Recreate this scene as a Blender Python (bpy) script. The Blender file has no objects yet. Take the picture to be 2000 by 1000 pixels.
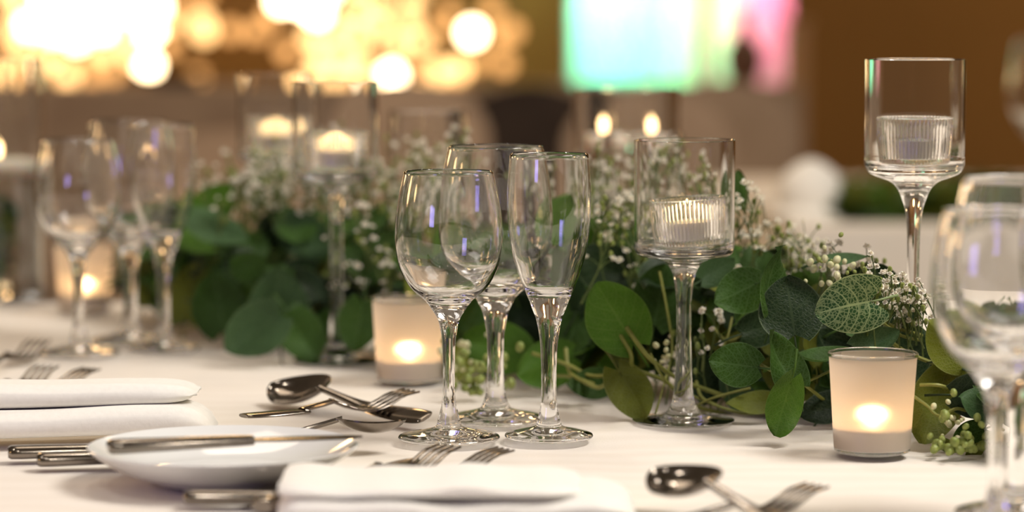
import bpy, math, random
from mathutils import Vector, Matrix, noise
R = math.radians
random.seed(7)
C = bpy.context.scene.collection
S = bpy.context.scene
# ------------------------------------------------------------------ camera, world, lights, exposure
F = 5555.0; EYE = 1.035; TOP = 0.75; PITCH = math.atan(473 / F)
cd = bpy.data.cameras.new('camera'); cam = bpy.data.objects.new('camera', cd); C.objects.link(cam)
cam.location = (0, 0, EYE); cam.rotation_euler = (math.pi / 2 - PITCH, 0, 0)
cd.sensor_width = 36; cd.lens = F / 2000 * 36; cd.clip_start = .05
cd.dof.use_dof = True; cd.dof.focus_distance = 1.90; cd.dof.aperture_fstop = 3.5; cd.dof.aperture_blades = 0
S.camera = cam
S.view_settings.view_transform = 'Standard'; S.view_settings.look = 'None'
S.view_settings.gamma = 1; S.view_settings.use_curve_mapping = False
S.view_settings.exposure = 0.12
cy = S.cycles
cy.max_bounces = 26; cy.transmission_bounces = 26; cy.glossy_bounces = 10; cy.diffuse_bounces = 4
cy.transparent_max_bounces = 16; cy.sample_clamp_indirect = 5; cy.use_denoising = True
W = bpy.data.worlds.new('world'); S.world = W; W.use_nodes = True
W.node_tree.nodes['Background'].inputs[0].default_value = (1.0, .76, .52, 1)
W.node_tree.nodes['Background'].inputs[1].default_value = .12

def area(name, loc, target, size, power, color, size_y=None, shape='SQUARE', spread=180):
    l = bpy.data.lights.new(name, 'AREA'); l.energy = power; l.color = color; l.size = size
    l.shape = shape; l.spread = R(spread)
    if size_y: l.shape = 'RECTANGLE'; l.size_y = size_y
    o = bpy.data.objects.new(name, l); C.objects.link(o); o.location = loc
    o.rotation_euler = (Vector(target) - Vector(loc)).to_track_quat('-Z', 'Y').to_euler()
    return o
area('ceiling_softbox', (1.3, 1.5, 2.7), (0.05, 1.95, .75), .9, 50, (1, .935, .86))
area('ceiling_panel_rear', (-.6, 3.4, 3.1), (-.1, 2.2, .75), 1.0, 9, (1, .84, .66))
for k, (x, y) in enumerate([(-.7, .5), (.1, .2), (.9, .4), (-1.3, 1.6), (1.5, 2.2), (-.3, 3.0), (.8, 3.3)]):
    area('downlight', (x, y, 2.9), (x * .3, 1.9, .75), .12, 3.0, (1, .93, .84), shape='DISK')
for k, (x, y, z, w) in enumerate([(-2.4, 2.6, 1.35, 7), (-2.6, 3.6, 1.7, 8), (-2.5, 4.8, 1.4, 8), (-1.5, 5.6, 2.0, 7), (-.5, 5.9, 2.15, 7), (.9, 5.8, 2.1, 5), (-3.0, 1.6, 1.6, 7), (2.6, 3.6, 1.6, 5), (2.2, 1.6, 1.9, 5)]):
    area('warm_lamp', (x, y, z), (0, 2.0, .85), .28, w * .55, (1, .62, .28), shape='DISK')
area('blue_stage_wash', (-.85, .75, 1.12), (-.2, 1.7, .75), .25, 1.6, (.36, .30, 1))
area('amber_wall_fill', (-1.0, 8.2, 2.3), (-.7, 9.2, 1.0), .6, 9, (1, .66, .36))  # unseen fill added to lift the wall tone between the bulbs
area('buffet_warm_wash', (-1.6, 4.6, 3.0), (-.9, 6.8, .8), 1.0, 22, (1, .74, .5))
area('right_warm_wash', (2.7, 7.6, 3.0), (2.0, 9.2, .9), .8, 34, (1, .70, .40))
area('second_table_wash', (1.0, 4.9, 2.7), (.9, 4.4, .75), .7, 3.2, (1, .76, .56))
area('teal_spot', (.24, 7.75, 1.9), (.27, 8.3, 1.0), .18, 5.5, (.08, 1, .54), spread=46)
area('drape_core_fill', (.30, 7.9, 1.7), (.28, 8.3, 1.25), .10, .8, (.9, 1, .9), spread=40)  # extra white light added to bleach the overexposed centre of the teal drape
area('green_spot', (.52, 8.0, 1.6), (.51, 8.3, 1.05), .08, .9, (.25, 1, .16), spread=36)
area('pink_spot', (.70, 7.95, 1.65), (.69, 8.3, 1.1), .10, 1.7, (1, .16, .34), spread=40)
area('moss_wall_spot', (.05, 8.7, 1.8), (.03, 9.2, 1.15), .15, .8, (.6, 1, .6), spread=60)

# ------------------------------------------------------------------ helpers
def ray(px, py):
    v = -(py - 500) / F; c, s = math.cos(PITCH), math.sin(PITCH)
    return Vector(((px - 1000) / F, c + v * s, -s + v * c))
def G(px, py, z=0.0):
    d = ray(px, py); t = (TOP + z - EYE) / d.z
    return Vector((0, 0, EYE)) + d * t
def P(px, py, y):
    d = ray(px, py); return Vector((0, 0, EYE)) + d * (y / d.y)

def mat(name, color=(1, 1, 1), rough=.5, metal=0, **kw):
    m = bpy.data.materials.new(name); m.use_nodes = True
    b = m.node_tree.nodes['Principled BSDF']
    b.inputs['Base Color'].default_value = (*color, 1); b.inputs['Roughness'].default_value = rough
    b.inputs['Metallic'].default_value = metal
    for k, v in kw.items(): b.inputs[k.replace('_', ' ')].default_value = v
    return m
def N(m, t, **kw):
    n = m.node_tree.nodes.new(t)
    for k, v in kw.items(): setattr(n, k, v)
    return n
def L(m, a, b): m.node_tree.links.new(a, b)
def noisy(m, c1, c2, scale=20, bump=0, coord='Object', detail=4):
    b = m.node_tree.nodes['Principled BSDF']
    tc = N(m, 'ShaderNodeTexCoord'); nz = N(m, 'ShaderNodeTexNoise'); nz.inputs['Scale'].default_value = scale
    nz.inputs['Detail'].default_value = detail
    L(m, tc.outputs[coord], nz.inputs['Vector'])
    r = N(m, 'ShaderNodeValToRGB'); r.color_ramp.elements[0].color = (*c1, 1); r.color_ramp.elements[1].color = (*c2, 1)
    r.color_ramp.elements[0].position = .35; r.color_ramp.elements[1].position = .65
    L(m, nz.outputs['Fac'], r.inputs['Fac']); L(m, r.outputs['Color'], b.inputs['Base Color'])
    if bump:
        bp = N(m, 'ShaderNodeBump'); bp.inputs['Strength'].default_value = bump; bp.inputs['Distance'].default_value = .001
        L(m, nz.outputs['Fac'], bp.inputs['Height']); L(m, bp.outputs['Normal'], b.inputs['Normal'])
    return m

M = {}
M['glass'] = mat('clear_glass', (1, 1, 1), 0.0, 0, IOR=1.5, Transmission_Weight=1.0)
M['ribbed'] = mat('ribbed_glass', (1, .99, .97), 0.05, 0, IOR=1.48, Transmission_Weight=1.0)
M['water'] = mat('water', (.97, 1, .98), 0.0, 0, IOR=1.33, Transmission_Weight=1.0)
M['steel'] = noisy(mat('cutlery_steel', (.42, .39, .36), .14, 1), (.20, .175, .15), (.28, .245, .21), 60)
M['foil'] = mat('tealight_aluminium', (.75, .74, .72), .3, 1)
M['wax'] = mat('candle_wax', (.92, .86, .76), .45, 0, Subsurface_Weight=.3)
M['wick'] = mat('wick', (.03, .02, .015), .9)
M['porcelain'] = mat('porcelain', (.80, .81, .79), .08, 0, Coat_Weight=.4)
M['napkin'] = noisy(mat('napkin_cloth', rough=.85, Sheen_Weight=.2), (.86, .84, .78), (.89, .87, .81), 260, .25)
def flame_mat(name, col, s):
    m = bpy.data.materials.new(name); m.use_nodes = True; nt = m.node_tree
    nt.nodes.remove(nt.nodes['Principled BSDF'])
    e = nt.nodes.new('ShaderNodeEmission'); e.inputs[0].default_value = (*col, 1); e.inputs[1].default_value = s
    L(m, e.outputs[0], nt.nodes['Material Output'].inputs[0]); return m
M['flame'] = flame_mat('candle_flame', (1, .66, .30), 14)
M['bulb_hot'] = flame_mat('bulb_glow_bright', (1, .74, .42), 13)
M['bulb'] = flame_mat('bulb_glow_warm', (1, .56, .21), 3.8)
M['bulb_dim'] = flame_mat('bulb_glow_amber', (1, .47, .15), 1.7)
# frosted votive glass
m = bpy.data.materials.new('frosted_glass'); m.use_nodes = True; nt = m.node_tree; b = nt.nodes['Principled BSDF']
b.inputs['Base Color'].default_value = (.62, .58, .53, 1); b.inputs['Roughness'].default_value = .55
tr = N(m, 'ShaderNodeBsdfTranslucent'); tr.inputs[0].default_value = (.93, .80, .66, 1)
rf = N(m, 'ShaderNodeBsdfRefraction'); rf.inputs['Roughness'].default_value = .62; rf.inputs['IOR'].default_value = 1.4
rf.inputs[0].default_value = (1, .93, .84, 1)
m1 = N(m, 'ShaderNodeMixShader'); m1.inputs[0].default_value = .5; m2 = N(m, 'ShaderNodeMixShader'); m2.inputs[0].default_value = .36
L(m, b.outputs[0], m1.inputs[1]); L(m, tr.outputs[0], m1.inputs[2]); L(m, m1.outputs[0], m2.inputs[1]); L(m, rf.outputs[0], m2.inputs[2])
L(m, m2.outputs[0], nt.nodes['Material Output'].inputs[0]); M['frost'] = m
# table linen: faint woven stripes and fine bump
m = mat('table_linen', (.83, .79, .73), .8, 0, Sheen_Weight=.15); b = m.node_tree.nodes['Principled BSDF']
tc = N(m, 'ShaderNodeTexCoord'); wv = N(m, 'ShaderNodeTexWave'); wv.bands_direction = 'Y'
wv.inputs['Scale'].default_value = 9; wv.inputs['Distortion'].default_value = 5; wv.inputs['Detail'].default_value = 3
nz = N(m, 'ShaderNodeTexNoise'); nz.inputs['Scale'].default_value = 700
r = N(m, 'ShaderNodeValToRGB'); r.color_ramp.elements[0].color = (.81, .755, .675, 1); r.color_ramp.elements[1].color = (.84, .79, .715, 1)
bp = N(m, 'ShaderNodeBump'); bp.inputs['Strength'].default_value = .25; bp.inputs['Distance'].default_value = .0006
L(m, tc.outputs['Object'], wv.inputs['Vector']); L(m, tc.outputs['Object'], nz.inputs['Vector'])
L(m, wv.outputs['Fac'], r.inputs['Fac']); L(m, r.outputs['Color'], b.inputs['Base Color'])
L(m, nz.outputs['Fac'], bp.inputs['Height']); L(m, bp.outputs['Normal'], b.inputs['Normal']); M['linen'] = m
M['skirt'] = noisy(mat('buffet_cloth', rough=.9), (.33, .23, .16), (.42, .31, .22), 6)
M['cover'] = noisy(mat('chair_cover', rough=.9), (.44, .33, .24), (.52, .40, .30), 8)
M['darkchair'] = noisy(mat('dark_upholstery', rough=.8), (.035, .022, .016), (.06, .04, .03), 9)
M['wood'] = noisy(mat('warm_wood', rough=.5), (.50, .26, .11), (.60, .34, .16), 5)
M['wall'] = noisy(mat('ochre_wall', rough=.85), (.215, .108, .022), (.245, .125, .030), 1.3)
M['floor'] = noisy(mat('carpet', rough=.95), (.08, .05, .035), (.12, .08, .05), 30)
M['drape'] = noisy(mat('white_drape', rough=.9), (.78, .78, .76), (.84, .84, .82), 4)
M['cord'] = mat('cord_black', (.02, .02, .02), .6)
M['brown'] = noisy(mat('brown_glaze', rough=.35), (.12, .055, .03), (.18, .08, .045), 12)
M['stem'] = noisy(mat('yellow_green_stem', rough=.55), (.15, .17, .025), (.24, .25, .05), 60)
M['twig'] = noisy(mat('thin_green_twig', rough=.6), (.06, .10, .018), (.11, .15, .035), 90)
M['petal'] = mat('white_petal', (.84, .79, .67), .7, 0, Subsurface_Weight=.1)
M['bud'] = noisy(mat('yellow_green_bud', rough=.5), (.12, .17, .02), (.28, .33, .08), 120)
M['palebud'] = noisy(mat('cream_bud', rough=.5), (.42, .44, .20), (.66, .64, .40), 120)
def leaf_mat(name, c, vein, vs, edge, rough=.5, trans=.25, fine=430):
    m = bpy.data.materials.new(name); m.use_nodes = True; nt = m.node_tree; b = nt.nodes['Principled BSDF']
    b.inputs['Roughness'].default_value = rough; b.inputs['Specular IOR Level'].default_value = .16
    tc = N(m, 'ShaderNodeTexCoord'); vo = N(m, 'ShaderNodeTexVoronoi'); vo.feature = 'DISTANCE_TO_EDGE'; vo.inputs['Scale'].default_value = fine
    L(m, tc.outputs['Object'], vo.inputs['Vector'])
    rr = N(m, 'ShaderNodeMapRange'); rr.inputs[1].default_value = 0; rr.inputs[2].default_value = .16; rr.inputs[3].default_value = .75; rr.inputs[4].default_value = 0
    L(m, vo.outputs['Distance'], rr.inputs[0])
    sx = N(m, 'ShaderNodeSeparateXYZ'); L(m, tc.outputs['UV'], sx.inputs[0])
    def ma(op, a, bb=None, c=None):
        n = N(m, 'ShaderNodeMath', operation=op)
        for i, q in enumerate((a, bb, c)):
            if q is None: continue
            if isinstance(q, (int, float)): n.inputs[i].default_value = q
            else: L(m, q, n.inputs[i])
        return n.outputs[0]
    ax = ma('ABSOLUTE', ma('SUBTRACT', sx.outputs[0], .5))          # 0 at midrib .. .5 at margin
    mid = ma('LESS_THAN', ax, .02)
    sv = ma('SINE', ma('MULTIPLY', ma('SUBTRACT', sx.outputs[1], ma('MULTIPLY', ax, .75)), 38.0))
    side = ma('GREATER_THAN', sv, .93)
    veins = ma('MAXIMUM', ma('MAXIMUM', mid, ma('MULTIPLY', side, .85)), rr.outputs[0])
    edg = ma('MULTIPLY', ma('GREATER_THAN', ax, .478), edge)
    fac = ma('MINIMUM', ma('ADD', ma('MULTIPLY', veins, vs), edg), 1.0)
    nz = N(m, 'ShaderNodeTexNoise'); nz.inputs['Scale'].default_value = 55; L(m, tc.outputs['Object'], nz.inputs['Vector'])
    oi = N(m, 'ShaderNodeObjectInfo')
    br = ma('ADD', ma('MULTIPLY', oi.outputs['Random'], .55), ma('ADD', ma('MULTIPLY', nz.outputs['Fac'], .7), .40))
    mx = N(m, 'ShaderNodeMix', data_type='RGBA'); mx.inputs[6].default_value = (*c, 1); mx.inputs[7].default_value = (*vein, 1)
    L(m, fac, mx.inputs[0])
    vm = N(m, 'ShaderNodeVectorMath', operation='SCALE'); L(m, mx.outputs[2], vm.inputs[0]); L(m, br, vm.inputs['Scale'])
    L(m, vm.outputs[0], b.inputs['Base Color'])
    bp = N(m, 'ShaderNodeBump'); bp.inputs['Strength'].default_value = .35; bp.inputs['Distance'].default_value = .0005
    L(m, veins, bp.inputs['Height']); L(m, bp.outputs['Normal'], b.inputs['Normal'])
    t = N(m, 'ShaderNodeBsdfTranslucent'); L(m, vm.outputs[0], t.inputs[0])
    ms = N(m, 'ShaderNodeMixShader'); ms.inputs[0].default_value = trans
    L(m, b.outputs[0], ms.inputs[1]); L(m, t.outputs[0], ms.inputs[2]); L(m, ms.outputs[0], nt.nodes['Material Output'].inputs[0])
    return m
LM = {
 'bright': leaf_mat('leaf_bright_green', (.055, .135, .012), (.12, .20, .04), .35, .3),
 'mid': leaf_mat('leaf_mid_green', (.034, .085, .010), (.10, .18, .06), .5, .6),
 'dark': leaf_mat('leaf_dark_green', (.011, .026, .008), (.07, .10, .05), .3, .9, .42, .1),  # dark leaf green, deepened further to paint shade into the gaps
 'blue': leaf_mat('leaf_blue_green', (.048, .100, .036), (.12, .18, .09), .3, .6),
 'olive': leaf_mat('leaf_olive_green', (.13, .155, .018), (.20, .22, .07), .3, .5),
 'vein': leaf_mat('leaf_pale_veined', (.020, .058, .018), (.24, .31, .15), .9, .8, .5, .2, 400),
}

def build(name, verts, faces, m, parent=None, smooth=True, uvs=None):
    me = bpy.data.meshes.new(name); me.from_pydata([tuple(v) for v in verts], [], faces)
    if uvs:
        u = me.uv_layers.new(name='UVMap')
        for lp in me.loops: u.data[lp.index].uv = uvs[lp.vertex_index]
    if smooth: me.polygons.foreach_set('use_smooth', [True] * len(me.polygons))
    me.materials.append(m); me.update()
    if smooth: me.set_sharp_from_angle(angle=R(38))
    o = bpy.data.objects.new(name, me); C.objects.link(o)
    if parent: o.parent = parent
    return o
def tag(o, label=None, cat=None, group=None, kind=None):
    if label: o['label'] = label
    if cat: o['category'] = cat
    if group: o['group'] = group
    if kind: o['kind'] = kind
    return o
def thing(name, loc, label, cat, group=None, rz=0):
    o = bpy.data.objects.new(name, None); C.objects.link(o); o.location = loc; o.rotation_euler = (0, 0, rz)
    o.empty_display_size = .02
    return tag(o, label, cat, group)
def copy_tree(o, parent=None):
    c = o.copy(); C.objects.link(c)
    if parent: c.parent = parent
    for ch in o.children: copy_tree(ch, c)
    return c
def spline(pts, n=4):
    out = []
    for i in range(len(pts) - 1):
        p0 = pts[max(i - 1, 0)]; p1 = pts[i]; p2 = pts[i + 1]; p3 = pts[min(i + 2, len(pts) - 1)]
        for k in range(n):
            t = k / n
            out.append(tuple(.5 * ((2 * b) + (-a + c) * t + (2 * a - 5 * b + 4 * c - d) * t * t + (-a + 3 * b - 3 * c + d) * t ** 3)
                       for a, b, c, d in zip(p0, p1, p2, p3)))
    out.append(tuple(pts[-1])); return out
def lathe(segs, scale=1.0, seg=72, rib=None):
    """segs: list of lists of (r, z) control points, each smoothed; joined in order; closes on the axis."""
    prof = []
    for s in segs:
        s = spline(s) if len(s) > 2 else list(s)
        if prof and abs(prof[-1][0] - s[0][0]) < 1e-9 and abs(prof[-1][1] - s[0][1]) < 1e-9: s = s[1:]
        prof += s
    prof = [(max(0, r) * scale, z * scale) for r, z in prof]
    vs, fs, rows = [], [], []
    for i, (r, z) in enumerate(prof):
        if r < 1e-6: rows.append([len(vs)]); vs.append((0, 0, z))
        else:
            row = []
            for k in range(seg):
                a = 2 * math.pi * k / seg; rr = r
                if rib: rr = rib(r, z, k, i)
                row.append(len(vs)); vs.append((rr * math.cos(a), rr * math.sin(a), z))
            rows.append(row)
    for a, b in zip(rows, rows[1:]):
        if len(a) == 1 and len(b) == 1: continue
        for k in range(seg):
            k2 = (k + 1) % seg
            if len(a) == 1: fs.append((a[0], b[k2], b[k]))
            elif len(b) == 1: fs.append((a[k], a[k2], b[0]))
            else: fs.append((a[k], a[k2], b[k2], b[k]))
    return vs, fs
def box(x0, x1, y0, y1, z0, z1):
    v = [(x, y, z) for x in (x0, x1) for y in (y0, y1) for z in (z0, z1)]
    return v, [(0, 1, 3, 2), (4, 6, 7, 5), (0, 4, 5, 1), (2, 3, 7, 6), (0, 2, 6, 4), (1, 5, 7, 3)]
def join(parts):
    V, Fc = [], []
    for v, f in parts:
        o = len(V); V += list(v); Fc += [tuple(i + o for i in q) for q in f]
    return V, Fc
def tube(pts, rads, seg=6):
    pts = [Vector(p) for p in pts]; V, Fc = [], []
    if not hasattr(rads, '__len__'): rads = [rads] * len(pts)
    up = Vector((.13, .21, 1)).normalized(); prev = None
    for i, p in enumerate(pts):
        t = (pts[min(i + 1, len(pts) - 1)] - pts[max(i - 1, 0)])
        t = t.normalized() if t.length > 1e-9 else Vector((0, 0, 1))
        a = t.cross(prev if prev is not None else up)
        if a.length < 1e-4: a = t.cross(Vector((1, 0, 0)))
        a.normalize(); b = a.cross(t); prev = b
        for k in range(seg):
            an = 2 * math.pi * k / seg; V.append(p + (a * math.cos(an) + b * math.sin(an)) * rads[i])
    for i in range(len(pts) - 1):
        for k in range(seg):
            k2 = (k + 1) % seg; Fc.append((i * seg + k, i * seg + k2, (i + 1) * seg + k2, (i + 1) * seg + k))
    Fc.append(tuple(range(seg))[::-1]); Fc.append(tuple((len(pts) - 1) * seg + k for k in range(seg)))
    return V, Fc
def ball(c, r, seg=6, rings=4, sz=1):
    V, Fc = lathe([[(0, -1), (0, -1)]] , 1) if False else ([], [])
    V.append((c[0], c[1], c[2] - r * sz))
    for i in range(1, rings):
        a = -math.pi / 2 + math.pi * i / rings
        for k in range(seg):
            t = 2 * math.pi * k / seg; V.append((c[0] + r * math.cos(a) * math.cos(t), c[1] + r * math.cos(a) * math.sin(t), c[2] + r * sz * math.sin(a)))
    V.append((c[0], c[1], c[2] + r * sz)); n = len(V) - 1
    for k in range(seg):
        k2 = (k + 1) % seg; Fc.append((0, 1 + k2, 1 + k)); Fc.append((n, n - seg + k, n - seg + k2))
        for i in range(rings - 2): a = 1 + i * seg; Fc.append((a + k, a + k2, a + seg + k2, a + seg + k))
    return V, Fc

# ------------------------------------------------------------------ setting
tag(build('floor', *box(-7, 7, -.5, 9.4, -.1, 0), M['floor'], smooth=False), 'dark carpet floor', kind='structure')
tag(build('wall_back', *box(-7, 7, 9.2, 9.4, 0, 3.6), M['wall'], smooth=False), 'ochre brown wall at the back', kind='structure')

def drape_mesh(x0, x1, y, z0, z1, pleats, amp, seed=0):
    n = pleats * 8; V, Fc = [], []
    rr = random.Random(seed); ph = rr.random() * 6
    for j in range(5):
        z = z0 + (z1 - z0) * j / 4
        for i in range(n + 1):
            t = i / n; V.append((x0 + (x1 - x0) * t + .01 * math.sin(j + i), y + amp * math.sin(t * pleats * 6.283 + ph + .3 * math.sin(j)), z))
    k = len(V); V += [(a, b + .012, c) for a, b, c in V]
    for j in range(4):
        for i in range(n):
            a = j * (n + 1) + i; Fc.append((a, a + 1, a + n + 2, a + n + 1)); Fc.append((k + a, k + a + n + 1, k + a + n + 2, k + a + 1))
    for i in range(n):
        Fc.append((i, k + i, k + i + 1, i + 1)); a = 4 * (n + 1) + i; Fc.append((a, a + 1, k + a + 1, k + a))
    for j in range(4):
        a = j * (n + 1); Fc.append((a, a + n + 1, k + a + n + 1, k + a)); a += n; Fc.append((a, k + a, k + a + n + 1, a + n + 1))
    return V, Fc
YD = 8.3
def dx(px, y=YD): return (px - 1000) / F * y
tag(build('drape', *drape_mesh(dx(1108), dx(1368), YD, .02, 3.0, 7, .035, 1), M['drape']), 'broad white drape lit teal and green by stage light', 'drape')
tag(build('drape', *drape_mesh(dx(1384), dx(1536), YD, .02, 3.0, 4, .03, 2), M['drape']), 'narrow drape washed in pink light', 'drape')
# wooden post beside the pink drape
t = thing('wooden_post', (dx(1552, 7.7), 7.7, 0), 'slim wooden post right of the pink drape', 'post')
build('shaft', *box(-.028, .028, -.028, .028, .05, 1.0), M['wood'], t, False); build('base', *box(-.05, .05, -.05, .05, 0, .05), M['wood'], t, False)
build('cap', *box(-.036, .036, -.036, .036, 1.0, 1.02), M['wood'], t, False)

def table(name, x0, x1, y0, y1, h, label, m, ripples=False, drop=.55, cat='table', cover_label=None):
    t = thing(name, ((x0 + x1) / 2, (y0 + y1) / 2, 0), label, cat)
    hx, hy = (x1 - x0) / 2, (y1 - y0) / 2
    build('tabletop', *box(-hx + .01, hx - .01, -hy + .01, hy - .01, h - .035, h - .008), M['wood'], t, False)
    for sx in (-1, 1):
        for sy in (-1, 1):
            build('leg', *box(sx * (hx - .12) - .025, sx * (hx - .12) + .025, sy * (hy - .12) - .025, sy * (hy - .12) + .025, 0, h - .035), M['wood'], t, False)
    # cloth: top surface with skirt
    cx, cyy = (x0 + x1) / 2, (y0 + y1) / 2
    nx, ny = (260, 160) if ripples else (60, 20)
    V, Fc = [], []
    for j in range(ny + 1):
        for i in range(nx + 1):
            x = x0 + (x1 - x0) * i / nx; y = y0 + (y1 - y0) * j / ny; z = h
            if ripples: z += ripple(x, y)
            V.append((x, y, z))
    for j in range(ny):
        for i in range(nx):
            a = j * (nx + 1) + i; Fc.append((a, a + 1, a + nx + 2, a + nx + 1))
    ring = [i for i in range(nx + 1)] + [j * (nx + 1) + nx for j in range(1, ny + 1)] + [ny * (nx + 1) + i for i in range(nx - 1, -1, -1)] + [j * (nx + 1) for j in range(ny - 1, 0, -1)]
    prev = ring
    for q in range(1, 5):
        cur = []
        for k, i in enumerate(ring):
            x, y, z = V[i]; f = q / 4
            ox = .02 * f ** .5 * (1 if x > x1 - 1e-4 else -1 if x < x0 + 1e-4 else 0); oy = .02 * f ** .5 * (1 if y > y1 - 1e-4 else -1 if y < y0 + 1e-4 else 0)
            wv = .022 * f * math.sin((x * 1.0 + y * 1.3) * 38 + 2 * math.sin(x * 9))
            cur.append(len(V)); V.append((x + ox + (wv if oy == 0 else 0), y + oy + (wv if ox == 0 else 0), h - drop * f))
        for k in range(len(ring)):
            k2 = (k + 1) % len(ring); Fc.append((prev[k], cur[k], cur[k2], prev[k2]))
        prev = cur
    o = build('tablecloth', V, Fc, m); tag(o, cover_label, 'tablecloth'); return t
def sstep(a, b, x):
    t = min(1, max(0, (x - a) / (b - a))); return t * t * (3 - 2 * t)
c0 = G(1170, 800)
def ripple(x, y):
    z = .0022 * noise.noise(Vector((x * 3.5, y * 11, 1.3))) + .0007 * noise.noise(Vector((x * 8, y * 30, 4)))
    # gathered wrinkles right of the middle flute
    dxx, dyy = x - c0.x - .01, y - c0.y
    w = math.exp(-(dxx / .075) ** 2 - (dyy / .07) ** 2)
    z += w * .0055 * max(0, math.sin(dxx * 95 + dyy * 60 + 2.2 * math.sin(dyy * 28)))
    return z - .0028
table('banquet_table', -1.9, 1.7, 1.22, 2.84, TOP, 'long banquet table in front carrying glasses and garland', M['linen'], True, cover_label='white cloth on the near banquet table under the glasses')
table('dining_table', dx(1545, 3.85), 2.4, 3.78, 5.0, TOP, 'dining table behind on the right', M['linen'], cover_label='white cloth on the blurred table behind at right')
table('buffet_table', -2.2, dx(1535, 7.2), 6.8, 7.25, .86, 'long buffet table across the back below the lights', M['skirt'], drop=.82, cover_label='tan skirted cloth on the far buffet table')

# ------------------------------------------------------------------ banquet chairs behind
def chair(px, y, top, m, label, rz, group=None):
    t = thing('banquet_chair', (dx(px, y), y, 0), label, 'chair', group, rz)
    w = .17
    V, Fc = join([box(-w, w, -.2, .2, .41, .49)]); s = build('seat', V, Fc, m, t, False)
    # rounded back
    n = 14; V, Fc = [], []
    for side in (-.025, .03):
        for i in range(n + 1):
            a = math.pi * i / n; V.append((w * math.cos(a), .21 + side, top - .12 + .12 * math.sin(a)))
        V.append((-w, .21 + side, .49)); V.append((w, .21 + side, .49))
    k = n + 3; Fc = [tuple(range(k)), tuple(range(2 * k - 1, k - 1, -1))] + [(i, i + k, (i + 1) % k + k, (i + 1) % k) for i in range(k)]
    build('backrest', V, Fc, m, t, False)
    for sx in (-1, 1):
        for sy in (-1, 1): build('leg', *box(sx * .15 - .014, sx * .15 + .014, sy * .17 - .014, sy * .19 + .014, 0, .41), M['darkchair'], t, False)
chair(785, 5.6, .90, M['cover'], 'tan covered chair behind, above the middle wine glasses', 0.0)
chair(1275, 5.6, .885, M['cover'], 'tan covered chair behind, below the teal drape', 0.0)
chair(1035, 6.3, .875, M['darkchair'], 'dark upholstered chair behind, between two tan ones', 0)
chair(1425, 6.3, .885, M['cover'], 'tan covered chair behind, below the pink drape', 0)
chair(420, 5.5, .80, M['cover'], 'tan covered chair behind, left of centre', 0)
t = thing('serving_tray', (dx(345, 7.0), 7.0, .86), 'low dark serving tray on the far buffet at the left', 'tray')
build('tray', *lathe([[(0, 0), (.05, 0)], [(.05, 0), (.072, .022), (.075, .026)], [(.075, .026), (.07, .024), (.05, .004)], [(.05, .004), (0, .004)]], 1, 32), M['darkchair'], t)
for sx in (-1, 1): build('handle', *tube([(sx * .07, -.02, .022), (sx * .088, -.012, .028), (sx * .088, .012, .028), (sx * .07, .02, .022)], .003, 6), M['darkchair'], t)
t = thing('vase', (dx(1452, 7.0), 7.0, .86), 'slim brown vase standing before the pink drape', 'vase')
build('body', *lathe([[(0, 0), (.03, 0)], [(.03, 0), (.05, .05), (.045, .09), (.02, .13), (.016, .17), (.022, .185)], [(.022, .185), (.012, .17), (.01, .12)], [(.01, .12), (0, .12)]], 1, 32), M['brown'], t)
build('rim', *lathe([[(.018, .183), (.024, .184), (.024, .19), (.018, .19)]], 1, 24), M['brown'], t)

# ------------------------------------------------------------------ warm bulbs on cords at the back
def bulb_curtain(label, pts, y0):
    xs = [dx(p[0], y0) for p in pts]; zt = 1.75
    t = thing('string_light', (sum(xs) / len(xs), y0, zt), label, 'string lights', 'strings of warm bulbs at the back')
    o0 = Vector(t.location)
    build('rail', *tube([(min(xs) - .01 - o0.x, 0, 0), (max(xs) + .01 - o0.x, 0, 0)], .008), M['cord'], t)
    meshes = {}
    for (px, py, kind) in pts:
        yy = y0 + random.uniform(-.25, .25); p = P(px, py, yy) - o0
        if kind not in meshes:
            V, Fc = ball((0, 0, 0), {'bulb_hot': .030, 'bulb': .028, 'bulb_dim': .026}[kind], 10, 7)
            meshes[kind] = build('bulb', V, Fc, M[kind], t); meshes[kind].location = p
        else:
            b = meshes[kind].copy(); C.objects.link(b); b.location = p
        c = build('cord', *tube([(p.x, 0, 0), (p.x, p.y, -.02), (p.x, p.y, p.z + .028)], .002, 4), M['cord'], t)
H_, B_, D_ = 'bulb_hot', 'bulb', 'bulb_dim'
bulb_curtain('dense curtain of glowing warm bulbs at the upper left', [(35, 10, B_), (60, 50, H_), (50, 95, B_), (95, 5, H_), (105, 60, H_), (95, 115, B_),
    (0, 150, B_), (55, 140, B_), (60, 180, D_), (220, 140, D_), (345, 20, D_), (10, 200, D_), (150, 20, H_), (150, 75, H_), (205, 8, H_), (200, 55, H_), (205, 100, B_), (255, 20, H_), (250, 70, B_), (262, 110, B_), (305, 10, H_), (292, 60, H_), (290, 128, H_), (330, 40, B_),
    (130, 150, B_), (132, 178, B_), (165, 120, D_), (180, 150, D_), (330, 90, D_), (20, 60, B_), (15, 110, D_), (15, -20, B_), (80, -30, H_), (160, -30, H_), (240, -30, H_), (310, -30, B_)], 7.9)
_q = random.Random(11)
bulb_curtain('curtain of warm bulbs continuing past the left edge', [(_q.uniform(-520, -40), _q.uniform(-160, 190), _q.choice([H_, B_, B_, D_])) for _ in range(42)], 7.9)
bulb_curtain('pair of amber bulbs hanging between the bright clusters', [(395, 45, B_), (398, 62, B_), (450, 60, D_), (500, 62, D_), (395, -10, D_), (385, 150, D_)], 7.9)
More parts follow.
